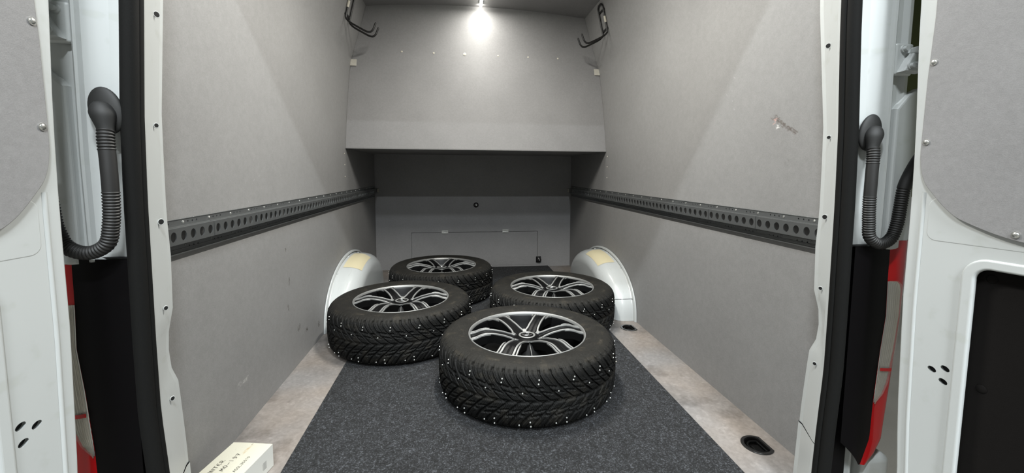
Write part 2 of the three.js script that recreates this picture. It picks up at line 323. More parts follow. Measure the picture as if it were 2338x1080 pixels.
{ // lower front wall with an access hatch hung on two small hinges
  const wb = structGroup('wall_front');
  const s = shapeOf([[-0.885, -0.02], [0.885, -0.02], [0.885, 1.04], [-0.885, 1.04]]);
  s.holes.push(shapeOf([[-0.575, 0.02], [0.571, 0.02], [0.571, 0.333], [-0.575, 0.333]]));
  const g = ext(s, 0.015); g.translate(0, 0, ZB - 0.015);
  mesh('lining_board', uvm(g), M.lining, wb);
  mesh('outer_skin', B(-0.9, 0.9, -0.1, 1.05, ZB - 0.06, ZB - 0.03), M.sheet, wb);
  const h = thing('access_hatch', 'flush grey access hatch low in the front wall behind the wheels', 'hatch', [0, 0.02, ZB]);
  mesh('hatch_board', uvm(new THREE.BoxGeometry(1.14, 0.308, 0.013).translate(-0.002, 0.155, -0.0085)), M.lining, h);
  for (const x of [-0.28, 0.269]) {
    const hi = mesh('hinge', [RB(x - 0.028, x + 0.028, 0.298, 0.313, -0.001, 0.002, 0.0008), RB(x - 0.028, x + 0.028, 0.313, 0.33, -0.001, 0.002, 0.0008), cyl(0.003, 0.003, 0.056, 10).rotateZ(Math.PI / 2).translate(x, 0.313, 0.003)], M.steel, h);
    for (const dx of [-0.018, 0.018]) { mesh('screw', screwG.clone().rotateX(Math.PI / 2).scale(0.6, 0.6, 0.6).translate(x + dx, 0.322, 0.002), M.steel, hi); }
  }
  const k = thing('hatch_latch', 'black round turn latch at the corner of the access hatch', 'latch', [0.583, 0.065, ZB]);
  mesh('latch_plate', RB(-0.027, 0.02, -0.028, 0.03, -0.001, 0.006, 0.003), M.cup, k);
  mesh('latch_knob', new THREE.LatheGeometry([[0, 0.03], [0.014, 0.03], [0.021, 0.024], [0.022, 0.012], [0.016, 0.004], [0.016, 0]].map((p) => new THREE.Vector2(...p)), 24).rotateX(Math.PI / 2), M.cup, k);
  mesh('key_plug', cyl(0.006, 0.006, 0.004, 14).rotateX(Math.PI / 2).translate(0, 0, 0.031), M.steel, k);
  const b = thing('wall_button', 'black round button alone in the middle of the shaded front wall', 'button', [0, 0.578, ZB]);
  mesh('button_body', new THREE.LatheGeometry([[0, 0.018], [0.012, 0.018], [0.02, 0.013], [0.0235, 0.004], [0.0235, 0]].map((p) => new THREE.Vector2(...p)), 28).rotateX(Math.PI / 2), M.cup, b);
  mesh('button_screw', screwG.clone().rotateX(Math.PI / 2).translate(0.002, 0, 0.018), M.steel, b);
}
// rear frame over the doors
struct('trim_1', [RB(-0.9, 0.9, 1.95, 2.14, -1.05, -0.9, 0.012), RB(-0.94, 0.94, -0.3, -0.02, -0.95, -0.84, 0.01)], M.sheet);

// ------------------------------------------------------------------ rear pillars, seals, lamps, doors: built once for the right side, mirrored for the left
const ox = table([[-0.2, -0.016], [0.087, -0.012], [0.23, -0.006], [0.38, 0.003], [0.53, 0.003], [0.82, 0], [0.985, -0.005], [1.2, -0.018], [1.5, -0.03], [1.95, -0.04]]);
const zi = table([[-0.2, -1.019], [0, -1.016], [0.232, -1.006], [0.352, -0.996], [0.392, -0.992], [0.431, -0.973], [0.475, -0.968], [0.516, -0.972], [0.565, -0.99], [0.685, -0.995], [0.78, -0.99], [0.99, -0.995], [1.34, -1.035], [1.95, -1.065]]);
const SPLIT = 0.18;
const ysUp = [SPLIT, 0.22, 0.3, 0.35, 0.37, 0.392, 0.41, 0.431, 0.45, 0.475, 0.5, 0.516, 0.53, 0.55, 0.565, 0.6, 0.65, 0.685, 0.72, 0.76, 0.8, 0.86, 0.92, 1, 1.1, 1.2, 1.3, 1.4, 1.5, 1.65, 1.8, 1.95];
const ysDown = [-0.2, -0.1, 0, 0.087, 0.15, SPLIT - 0.002];
const sideWord = { [-1]: 'on the handwritten carton side', [1]: 'on the floor lashing cup side' };
for (const side of [-1, 1]) {
  const dz = side > 0 ? 0 : -0.03, ks = side < 0 ? 0.016 : 0, kz = side < 0 ? -0.013 : 0, mir = (g) => mirror(g, side, dz), mv = (x, y, z) => [side * x, y, z + dz];
  const pil = structGroup(side < 0 ? 'trim_2' : 'trim_3');
  // inner strip of pressed sheet with its cut-out
  const strip = (ys, off) => loft(ys, (y) => { const o = ox(y), z = zi(y) + kz; return [[0.88, z - 0.012], [0.806 - off, z - 0.002], [0.8 - off, z + 0.004], [0.797 - off * 0.5, z + 0.018], [0.77 + o, -0.92 + ks], [0.765 + o, -0.906 + ks], [0.77 + o, -0.9 + ks], [0.786 + o, -0.925], [0.88, -0.95]]; });
  mesh('pillar_strip', mir(strip(ysUp, 0)), M.sheet, pil);
  mesh('lower_pillar_strip', mir(strip(ysDown, 0.003)), M.sheet, pil);
  // jamb: flat face, ridge, hinge channel, outer corner
  const jamb = (ys, back) => mir(loft(ys, (y) => { const o = ox(y), w = 0.002 * Math.sin(y * 9); return [[0.88, -0.97], [0.782 + o, -0.925], [0.786 + o, -0.907 - back * 0.3], [0.792 + o, -0.897 - back], [0.818 + o * 0.7, -0.889 - back], [0.8445 + w, -0.873 - back], [0.8475 + w, -0.8655 - back], [0.8515 + w, -0.8635 - back], [0.8565 + w, -0.867 - back], [0.86 + w, -0.878 - back], [0.866, -0.882 - back], [0.884, -0.8815 - back], [0.898, -0.8765 - back], [0.907, -0.8775 - back], [0.915, -0.8865 - back * 0.7], [0.935, -0.93], [0.94, -0.97]]; }));
  mesh('pillar_jamb', jamb([0.7, 0.75, 0.9, 1.05, 1.2, 1.4, 1.7, 1.95], 0), M.paint, pil);
  mesh('lower_pillar_jamb', jamb([-0.3, -0.1, 0, 0.2, 0.4, 0.6, 0.7], 0.03), M.paint, pil);
  const fl = ext(shapeOf([[0.879, 0.7], [0.93, 0.7], [0.93, 1.075], [0.905, 1.06], [0.879, 1.03]]), 0.012, 0.006, 4, 3); fl.translate(0, 0, -0.885);
  mesh('pillar_flare', mir(uvm(fl)), M.paint, pil);
  for (const y of [1.2, 0.97, 0.767, 0.58, 0.375, 0.037]) {
    const c = new THREE.Group(); const o = ox(y);
    const n = new THREE.Vector3(-0.93 * side, 0, 0.36).normalize();
    const big = y > 1 || (y > 0.7 && y < 0.8);
    const hm = mesh('clip_hole', merge([cyl(big ? 0.0055 : 0.0042, big ? 0.0055 : 0.0042, 0.0016, 18)]), M.hole, pil);
    const t = (y === 0.58 || y === 0.375) ? 0.55 : 0.6, z0 = -0.92 + ks, z1 = zi(y) + kz + 0.018;
    hm.position.set(side * (lerp(0.77 + o, 0.797, t)), y, lerp(z0, z1, t) + dz).addScaledVector(n, 0.0022); hm.position.addScaledVector(n, 0.003); hm.quaternion.setFromUnitVectors(new THREE.Vector3(0, 1, 0), n);
    const rim = mesh('hole_rim', new THREE.TorusGeometry(big ? 0.0062 : 0.0048, 0.0009, 8, 22).rotateX(Math.PI / 2), M.sheet, pil); rim.position.copy(hm.position); rim.quaternion.copy(hm.quaternion);
  }
  // rubber door seal on the flange: clip and hollow bulb
  const sl = thing('door_seal', 'black rubber seal along the white door pillar ' + sideWord[side], 'seal');
  const ys = []; for (let y = -0.28; y <= 1.95; y += 0.045) ys.push(y);
  const ring = (cx, cz, rx, rz, n, rot = 0) => (y) => { const o = ox(y), a = []; for (let i = 0; i < n; i++) { const t = i / n * 2 * Math.PI; const X = Math.cos(t) * rx, Z = Math.sin(t) * rz; a.push([cx + o + X * Math.cos(rot) - Z * Math.sin(rot), cz + X * Math.sin(rot) + Z * Math.cos(rot)]); } return a; };
  const smoothLoft = (sec, n) => grid(n, ys.length - 1, (u, v) => { const y = ys[Math.round(v * (ys.length - 1))], P = sec(y)[Math.round(u * n) % n]; return [P[0], y, P[1], u * 0.1, y]; });
  mesh('seal_bulb', mir(smoothLoft(ring(side > 0 ? 0.7775 : 0.774, -0.8845 + ks, 0.0142, 0.0125, 18, 0.5), 18)), M.seal, sl);
  mesh('seal_clip', mir(smoothLoft(ring(0.7675, -0.9005 + ks, 0.0065, 0.0095, 14, 0.3), 14)), M.seal, sl);

  // hinge
  const hg = new THREE.Group(); hg.name = numbered('pillar_hinge'); hg.position.set(side * 0.885, 1.147, -0.868 + dz); pil.add(hg);
  const hz = (g) => mirror(g, side);
  mesh('hinge_plate', hz(RB(-0.027, 0.022, -0.038, 0.036, -0.012, 0.0, 0.006)), M.paint, hg);
  mesh('hinge_knuckle', hz(merge([(() => { const g = ext(shapeOf([[-0.018, -0.03], [0.028, -0.03], [0.028, 0.02], [0.012, 0.02]]), 0.016, 0.003, 4); g.translate(0, 0, -0.002); return g; })()])), M.paint, hg);
  for (const y of [-0.018, 0.016]) mesh('hinge_arm', hz(RB(0.002, 0.032, y - 0.0075, y + 0.0075, 0.006, 0.07, 0.004)), M.paint, hg);
  for (const [x, y] of [[-0.008, 0.022], [-0.006, -0.02]]) { const bo = mesh('hinge_bolt', hz(merge([cyl(0.0085, 0.0085, 0.004, 20).rotateX(Math.PI / 2), cyl(0.006, 0.006, 0.009, 6).rotateX(Math.PI / 2).translate(0, 0, 0.004)])), M.paint, hg); bo.position.set(side * x, y, y < 0 ? 0.018 : 0.002); }

  // corrugated cable conduit from the pillar into the door
  const cd = thing('cable_conduit', 'black corrugated U-bent cable conduit between pillar and door ' + sideWord[side], 'conduit');
  const pts = [[0.801, 0.957, -0.862], [0.7985, 0.93, -0.853], [0.7955, 0.875, -0.85], [0.7955, 0.815, -0.85], [0.7995, 0.765, -0.851], [0.811, 0.728, -0.853], [0.84, 0.7125, -0.853], [0.867, 0.724, -0.853], [0.88, 0.757, -0.852], [0.885, 0.805, -0.851], [0.889, 0.846, -0.85], [0.897, 0.88, -0.845], [0.9, 0.915, -0.83], [0.897, 0.935, -0.812]];
  const curve = new THREE.CatmullRomCurve3(pts.map(([x, y, z]) => new THREE.Vector3(x + (side < 0 ? -0.011 * (1 - smooth(0.82, 0.885, x)) : y > 0.74 && x < 0.83 ? 0.003 : 0), y + (side < 0 ? 0.011 : 0), z + ks * 1.15)), false, 'centripetal');
  const L = curve.getLength();
  const sweep = (d0, d1, rad, n) => {
    const N = n, K = 20, fr = [];
    for (let i = 0; i <= N; i++) { const t = lerp(d0, d1, i / N) / L, p = curve.getPointAt(t), T = curve.getTangentAt(t), a = new THREE.Vector3(0, 0, 1), b = T.clone().cross(a).normalize(), c = b.clone().cross(T).normalize(); fr.push([p, b, c, rad(lerp(d0, d1, i / N))]); }
    return grid(N, K, (u, v) => { const [p, b, c, r] = fr[Math.round(u * N)], w = v * 2 * Math.PI; return [p.x + (b.x * Math.cos(w) + c.x * Math.sin(w)) * r, p.y + (b.y * Math.cos(w) + c.y * Math.sin(w)) * r, p.z + (b.z * Math.cos(w) + c.z * Math.sin(w)) * r]; });
  };
  const ribs = (d) => 0.0112 + 0.0019 * Math.pow(0.5 + 0.5 * Math.cos(d / 0.0056 * 2 * Math.PI), 0.6);
  mesh('collar', mir(sweep(0.022, 0.058, ribs, 70)), M.conduit, cd);
  mesh('upper_sleeve', mir(sweep(0.054, 0.135, () => 0.0122, 20)), M.conduit, cd);
  const dEnd = L - 0.1;
  mesh('corrugated_hose', mir(sweep(0.133, dEnd, ribs, 560)), M.conduit, cd);
  mesh('door_sleeve', mir(sweep(dEnd - 0.002, L - 0.005, () => 0.0132, 30)), M.conduit, cd);
  const boot = merge([
    (() => { const g = new THREE.SphereGeometry(1, 32, 20); g.scale(0.0285, 0.044, 0.011); g.rotateZ(-0.22); g.translate(0.8105, 0.976, -0.8815); return g; })(),
    (() => { const g = grid(24, 24, (u, v) => { const t = u, w = v * 2 * Math.PI, cx = lerp(0.8005, 0.812, t), cy = lerp(0.934, 0.992, t), r = t < 0.9 ? lerp(0.0125, 0.0205, smooth(0, 0.7, t)) * Math.sqrt(1 - (Math.max(0, t - 0.5) / 0.5) ** 2 * 0.85) : 0.0205 * 0.62 * Math.sqrt(Math.max(0, 1 - ((t - 0.9) / 0.1) ** 2)); return [cx + Math.cos(w) * r, cy + Math.sin(w) * r * 0.15 * 0, lerp(-0.864, -0.872, t) + Math.sin(w) * r * 0.9]; }); return g; })(),
  ]);
  mesh('grommet', mir(boot.translate(side < 0 ? -0.0085 : 0.005, side < 0 ? 0.011 : 0, 0.004 + ks * 1.1)), M.rubber, cd);

  // tail lamp: black housing flank, red lens, clear reversing insert over a reflector
  const tl = thing('tail_lamp', 'red and clear tail lamp in a glossy black housing ' + sideWord[side], 'tail lamp');
  const xb = table([[0.14, 0.853], [0.21, 0.875], [0.315, 0.877], [0.44, 0.885], [0.529, 0.893], [0.607, 0.89], [0.7, 0.889], [0.72, 0.89]]);
  const xo = table([[0.14, 0.865], [0.17, 0.894], [0.208, 0.913], [0.346, 0.925], [0.438, 0.932], [0.528, 0.939], [0.617, 0.942], [0.72, 0.944]]);
  const lampY = []; for (let i = 0; i <= 44; i++) lampY.push(lerp(0.142, 0.702, i / 44));
  const lowCut = (x) => 0.21 - (x - 0.788) * 0.78;                // lower edge of the black flank slopes down outwards
  const face = grid(16, 44, (u, v) => { const xin = 0.7915 + ox(0.5), y0 = v, X = (y) => lerp(xin, xb(y), u); let x = lerp(xin, 0.885, u); const y = lerp(Math.max(0.142, lowCut(x)), 0.703 + u * 0.004, v); x = X(y); return [x, y, -0.872 + 0.002 * u + 0.004 * Math.sin(u * Math.PI)]; });
  const topF = grid(8, 4, (u, v) => [lerp(0.8, 0.938, u), 0.704 + u * 0.013, lerp(-0.875, -0.92, v)]);
  const gapF = grid(2, 6, (u, v) => [lerp(0.795, 0.84, u), lerp(-0.1, 0.7, v), -0.899]);
  mesh('housing', mir(merge([face, topF, gapF])), M.housing, tl);
  mesh('housing_ridge', mir(grid(4, 30, (u, v) => { const y = lerp(0.2, 0.7, v); return [lerp(0.807, 0.814, u) + ox(y), y, -0.8735 + 0.0035 * Math.sin(u * Math.PI)]; })), M.housing, tl);
  const lensAt = (y, u, off) => { const a = xb(y), b = xo(y); const x = lerp(a, b, u); return [x + off * u, y, -0.871 + 0.005 * Math.sin(Math.min(1, u * 1.15) * Math.PI * 0.75) - (u > 0.8 ? (u - 0.8) * 0.03 : 0) + off]; };
  mesh('red_lens', mir(merge([grid(14, 60, (u, v) => lensAt(lerp(0.142, 0.717, v), u, 0)), grid(2, 40, (u, v) => { const y = lerp(0.142, 0.717, v), p = lensAt(y, 1, 0); return [p[0] + 0.006 * u, y, lerp(p[2], -0.93, u)]; })])), M.red, tl);
  const clearR = table([[0.306, 0.02], [0.33, 0.3], [0.36, 0.46], [0.44, 0.58], [0.53, 0.6], [0.595, 0.58], [0.61, 0.5], [0.617, 0.34]]);
  mesh('reflector', mir(grid(110, 90, (u, v) => { const y = lerp(0.306, 0.616, v); return lensAt(y, u * clearR(y), 0.0015 + 0.0009 * Math.abs(Math.sin(u * 20)) + (y < 0.39 ? 0.0006 * Math.abs(Math.sin(Math.hypot(u * 0.06, y - 0.47) * 260)) : 0)); })), M.reflector, tl);
  mesh('clear_lens', mir(grid(60, 80, (u, v) => { const y = lerp(0.304, 0.618, v); return lensAt(y, u * clearR(y) * 1.02, 0.0054 + 0.0006 * Math.sin(u * 40)); })), M.clear, tl);
  mesh('inner_lens_edge', mir(grid(3, 30, (u, v) => { const y = lerp(0.39, 0.398, v); return lensAt(y, u * clearR(0.394), 0.007); })), M.red, tl);

  // the open rear door
  const ang = Math.PI / 2 - 5 * Math.PI / 180;
  const dr = thing('van_door', 'white rear van door standing open with grey lining board ' + sideWord[side], 'door', [side < 0 ? -0.816 : 0.823, -0.3, side < 0 ? -0.8 : -0.78]);
  dr.userData.kind = 'thing';
  // local: s along the door (towards the photographer), y up, depth outwards; mapped by basis
  const place = (g) => { const c = g.clone(); const sx = Math.sin(5 * Math.PI / 180), cz = Math.cos(5 * Math.PI / 180);
    const m4 = new THREE.Matrix4().makeBasis(new THREE.Vector3(sx, 0, cz), new THREE.Vector3(0, 1, 0), new THREE.Vector3(-cz, 0, sx)); c.applyMatrix4(m4); c.translate(0, 0.3, 0); return mirror(c, side); };
  const W = 0.76, Y0 = -0.25, Y1 = 1.94;
  // inner pressing with a big lower opening and a raised field; the hinge edge leans a little with height like the body side
  const lean = table([[-0.25, 0.03], [0.2, 0.022], [0.34, 0.012], [0.6, 0.003], [0.83, 0.003], [0.97, 0], [1.15, -0.009], [1.3, -0.013], [1.94, -0.04]]);
  const outer = []; const Ys = []; for (let i = 0; i <= 28; i++) Ys.push(lerp(Y0, Y1, i / 28));
  for (const y of Ys) outer.push([lean(y), y]); outer.push([W, Y1], [W, Y0]);
  const hs = shapeOf(outer);
  const win = roundShape(0.1165, W - 0.1, -0.15, 0.703, 0.026);
  hs.holes.push(win); 
  const SLOTS = [[0.066, 0.471], [0.088, 0.482], [0.0865, 0.454]];
  for (const [a, b] of SLOTS) { const p = new THREE.Path(); p.absellipse(a, b, 0.0078, 0.0053, 0, Math.PI * 2, true, -0.35); hs.holes.push(p); }
  const pressing = ext(hs, 0.004, 0.0025, 14, 2); pressing.translate(0, 0, -0.0065);
  mesh('inner_pressing', place(uvm(pressing)), M.sheet, dr);
  for (const [a, b] of SLOTS) mesh('slot_plug', place(cyl(0.011, 0.011, 0.002, 20).rotateX(Math.PI / 2).translate(a, b, -0.0085)), M.hole, dr);
  mesh('outer_skin', place(uvm((() => { const g = ext(shapeOf(outer.map(([a, b], i) => [i < 29 ? a + 0.006 : a - 0.004, b])), 0.05, 0.012, 4, 4); g.translate(0, 0, -0.0785); return g; })())), M.paint, dr);
  // edge crease: a low step running beside the hinge edge
  mesh('edge_crease', place(grid(30, 8, (u, v) => { const y = lerp(Y0, 0.84, u), t = v; return [lean(y) * 0.75 + lerp(0.017, 0.026, t), y, 0.0002 + 0.0022 * Math.sin(t * Math.PI), t, y]; })), M.sheet, dr);
  // pressed ledge under the board
  mesh('pressed_ledge', place((() => { const g = ext(roundShape(0.036, 0.4, 0.742, 0.828, 0.016), 0.002, 0.002, 8, 3); g.translate(0, 0, -0.0035); return g; })()), M.sheet, dr);
  // rolled frame around the lower opening
  const rimPts = win.getPoints(16).map((p) => new THREE.Vector3(p.x, p.y, -0.001)); rimPts.push(rimPts[0].clone());
  mesh('opening_rim', place((() => { const s = roundShape(0.104, W - 0.088, -0.162, 0.7145, 0.036); s.holes.push(roundShape(0.1165, W - 0.1, -0.15, 0.703, 0.026)); const g = ext(s, 0.002, 0.004, 14, 4); g.translate(0, 0, -0.002); return g; })()), M.sheet, dr);
  // felt lining in the opening with shallow dimples
  mesh('felt_panel', place(uvm((() => { const s = roundShape(0.112, W - 0.095, -0.155, 0.708, 0.03); for (const [a, b] of [[0.138, 0.681], [0.139, 0.464], [0.139, 0.24]]) s.holes.push(circleHole(a, b, 0.009)); const g = ext(s, 0.003); g.translate(0, 0, -0.016); return g; })())), M.felt, dr);
  for (const [a, b] of [[0.138, 0.681], [0.139, 0.464], [0.139, 0.24]]) mesh('felt_clip', place((() => { const g = new THREE.LatheGeometry([[0, 0.003], [0.006, 0.0028], [0.009, 0.001], [0.011, 0]].map((p) => new THREE.Vector2(...p)), 20); g.rotateX(Math.PI / 2); g.translate(a, b, -0.0145); return g; })()), M.felt, dr);
  // grey lining board on the upper half
  const bs = new THREE.Shape(); bs.moveTo(0.0215, 1.8); for (const [a, b] of [[0.021, 1.2], [0.0165, 1.08], [0.0155, 0.97], [0.0155, 0.93]]) bs.lineTo(a, b);
  bs.bezierCurveTo(0.0155, 0.9, 0.02, 0.868, 0.034, 0.85); bs.bezierCurveTo(0.048, 0.832, 0.07, 0.8, 0.094, 0.789); bs.bezierCurveTo(0.12, 0.777, 0.15, 0.765, 0.18, 0.76); bs.lineTo(0.3, 0.742); bs.lineTo(0.7, 0.742); bs.lineTo(0.72, 0.78); bs.lineTo(0.72, 1.8);
  const lb = mesh('lining_board', place(uvm((() => { const g = ext(bs, 0.004, 0.0012, 14, 2); g.translate(0, 0, 0.0012); return g; })())), M.lining, dr);
  for (const [a, b] of [[0.0245, 1.108], [0.0235, 0.945], [0.173, 0.771], [0.026, 1.3], [0.033, 1.5]]) mesh('lining_screw', place((() => { const g = screwG.clone(); g.scale(1.15, 1.3, 1.15); g.rotateX(Math.PI / 2); g.translate(a, b, 0.0062); return g; })()), M.steel, lb);
  mesh('door_hinge_plate', place(RB(-0.018, -0.006, 1.108, 1.198, -0.032, -0.014, 0.005)), M.paint, dr);
  mesh('bumper_corner', mir(uvm(RB(0.87, 0.95, -0.2, 0.155, -0.93, -0.872, 0.018, 4))), M.paint, pil);
}

// ------------------------------------------------------------------ lashing rails
const PITCH = 0.039, RAILY = 0.711;
for (const side of [-1, 1]) {
  const z0 = side < 0 ? -1.03 : -1.003, z1 = -3.745, first = side < 0 ? -1.0565 : -1.042;
  const t = thing('lashing_rail', 'perforated metal lashing rail along the grey wall ' + (side < 0 ? 'above the handwritten carton' : 'above the two floor lashing cups'), 'rail', [side * 0.8795, RAILY, 0]);
  // local: shape x = -z, shape y = height about the rail's middle; depth away from the wall (towards the middle of the van)
  const put = (g) => { const c = g.clone(); c.applyMatrix4(new THREE.Matrix4().makeBasis(new THREE.Vector3(0, 0, -1), new THREE.Vector3(0, 1, 0), new THREE.Vector3(1, 0, 0))); c.scale(-1, 1, 1); return mirror(rewind(c), side); };
  const flange = (ya, yb, holes) => { const s = shapeOf([[-z0, ya], [-z1, ya], [-z1, yb], [-z0, yb]]); for (let i = 0; ; i++) { const x = -first + PITCH * 3 * i + 0.03; if (x > -z1 - 0.06) break; for (const d of [0.028, 0.047, 0.066]) s.holes.push(circleHole(x + d, (ya + yb) / 2, holes)); } return put(ext(s, 0.003, 0, 7)); };
  mesh('upper_flange', flange(0.0205, 0.0385, 0.0028), M.rail, t);
  mesh('lower_flange', flange(-0.05, -0.0235, 0.0024), M.rail, t);
  mesh('bottom_lip', put(uvm(new THREE.BoxGeometry(z0 - z1, 0.0035, 0.009).translate(-(z0 + z1) / 2, -0.05, 0.0045))), M.rail, t);
  mesh('flange_bead', put(merge([cyl(0.0022, 0.0022, z0 - z1, 8).rotateZ(Math.PI / 2).translate(-(z0 + z1) / 2, -0.0405, 0.003), cyl(0.0016, 0.0016, z0 - z1, 8).rotateZ(Math.PI / 2).translate(-(z0 + z1) / 2, 0.0385, 0.003)])), M.rail, t);
  // channel in pieces of seven holes
  const per = 7, seg = PITCH * per, D = 0.026, n = Math.ceil((z0 - z1) / seg);
  for (let k = 0; k < n; k++) {
    const a = -first - PITCH / 2 + k * seg, b = Math.min(a + seg - 0.0025, -z1); if (b - a < 0.05) break;
    const s = shapeOf([[a, -0.0215], [b, -0.0215], [b, 0.0175], [a, 0.0175]]);
    for (let i = 0; i < per; i++) { const x = a + PITCH / 2 + i * PITCH; if (x < b - 0.014) { const p = circleHole(x, -0.001, 0.0112, 0.0128); s.holes.push(p); } }
    const front = ext(s, 0.0028, 0, 14); front.translate(0, 0, D - 0.0028);
    const L2 = b - a, cx = (a + b) / 2;
    const ledge = uvm(new THREE.BoxGeometry(L2, 0.003, D).translate(cx, 0.019, D / 2)), groove = uvm(new THREE.BoxGeometry(L2, 0.0016, 0.006).translate(cx, 0.0212, D * 0.55)), low = uvm(new THREE.BoxGeometry(L2, 0.003, D).rotateX(-0.25).translate(cx, -0.0245, D / 2 - 0.001));
    const pc = mesh('channel_piece', put(merge([front, ledge, groove, low])), M.rail, t);
  }
  for (let i = 0; ; i++) { const z = first - 0.03 - PITCH * 3 * i - 0.008; if (z < z1 + 0.03) break; const a = screwAt(t, side * -0.003, 0.0295, z, [-side, 0, 0], M.steel, 0.75, 'rail_screw'); if (i < 14) screwAt(t, side * -0.003, -0.0325, z - 0.004, [-side, 0, 0], M.rail, 0.75, 'rail_screw'); }
  mesh('end_bracket', mirror(merge([RB(-0.032, 0.0, -0.016, 0.016, z1 - 0.038, z1 - 0.034, 0.001), RB(-0.034, -0.03, -0.016, 0.016, z1 - 0.038, z1 + 0.004, 0.001)]), side), M.foil, t);
}

// ------------------------------------------------------------------ ceiling strip light
for (const [i, z0, len, w, power] of [[0, -3.07, 0.55, 0.016, LED_FRONT], [1, -1.85, 0.5, 0.03, LED_MAIN]]) {
  const t = thing('led_strip', i ? 'longer strip light farther back along the middle of the ceiling' : 'short glowing strip light on the ceiling with its end against the bulkhead', 'light', [0.008, 2.05, z0]);
  mesh('strip_channel', RB(-w / 2 - 0.004, w / 2 + 0.004, -0.002, 0.01, 0, len, 0.002), M.lampBody, t);
  mesh('strip_diffuser', RB(-w / 2, w / 2, -0.0125, -0.001, -0.001, len - 0.003, 0.003), M.led, t);
  areaLight(0.008, 2.05 - 0.0135, z0 + len / 2, w, len, power, 0xfffdf6, 'led_strip_light');
  if (!i) areaLight(0.008, 2.05 - 0.006, z0 - 0.0025, w, 0.012, power, 0xfffdf6, 'led_strip_end_light').rotation.set(0, 0, 0);   // the diffuser glows at its end as well
}
// corner fittings at the bend of the bulkhead
for (const side of [-1, 1]) {
  const t = thing('corner_bracket', 'crumpled pale corner patch below the black hook ' + (side < 0 ? 'on the handwritten carton side' : 'on the floor lashing cup side'), 'bracket', [side * 0.879, 1.612, -3.035]);
  mesh('wall_tab', mirror(RB(-0.0025, 0, -0.022, 0.02, 0.0, 0.03, 0.001), side), M.foil, t);
  mesh('bulkhead_tab', mirror(RB(-0.044, 0, -0.026, 0.024, -0.002, 0.001, 0.001).rotateX(-0.33).translate(0, 0, 0.004), side), M.foil, t);
}
// coat-style double hooks on the tapering upper walls
for (const side of [-1, 1]) {
  const hz = -2.785, t = thing('wall_hook', 'black double-rod hook with pale tag high up ' + (side < 0 ? 'on the handwritten carton side' : 'on the floor lashing cup side'), 'hook', [0, 0, 0]);
  const wx = (y) => table([[1.7, 0.86], [1.765, 0.845], [2.02, 0.785]])(y) - 0.009, g = 0.044, yt = 1.99;
  const rod = (q) => [[wx(yt), yt, hz + q * 0.25], [wx(yt - 0.006), yt - 0.006, hz + q * 0.7], [wx(yt - 0.03), yt - 0.03, hz + q], [wx(1.83), 1.83, hz + q], [wx(1.8) - 0.004, 1.802, hz + q], [0.81, 1.785, hz + q], [0.79, 1.771, hz + q], [0.735, 1.742, hz + q], [0.705, 1.728, hz + q], [0.684, 1.727, hz + q], [0.668, 1.741, hz + q], [0.652, 1.779, hz + q]];
  for (const q of [-g, g]) {
    const pts = rod(q).map(([x, y, z]) => [side * x, y, z]);
    const r = mesh('rod', tube(pts, 0.0058, 120, 12, 0.35), M.hook, t);
    mesh('rod_tip', new THREE.SphereGeometry(0.0058, 12, 8).translate(...pts[pts.length - 1]), M.hook, r);
  }
  mesh('rod_bridge', cyl(0.0058, 0.0058, g * 0.55, 12).rotateX(Math.PI / 2).translate(side * wx(yt), yt, hz), M.hook, t);
  const tg = cyl(0.0072, 0.0072, 0.04, 16); tg.rotateZ(side * 0.24); tg.translate(side * wx(1.885), 1.885, hz + g);
  mesh('tag_sleeve', tg, M.tag, t);
  for (const y of [1.83, 1.95]) mesh('wall_clip', RB(-0.006, 0.006, -0.006, 0.006, -0.05, 0.05, 0.002).translate(side * (wx(y) + 0.006), y, hz), M.hook, t);
}

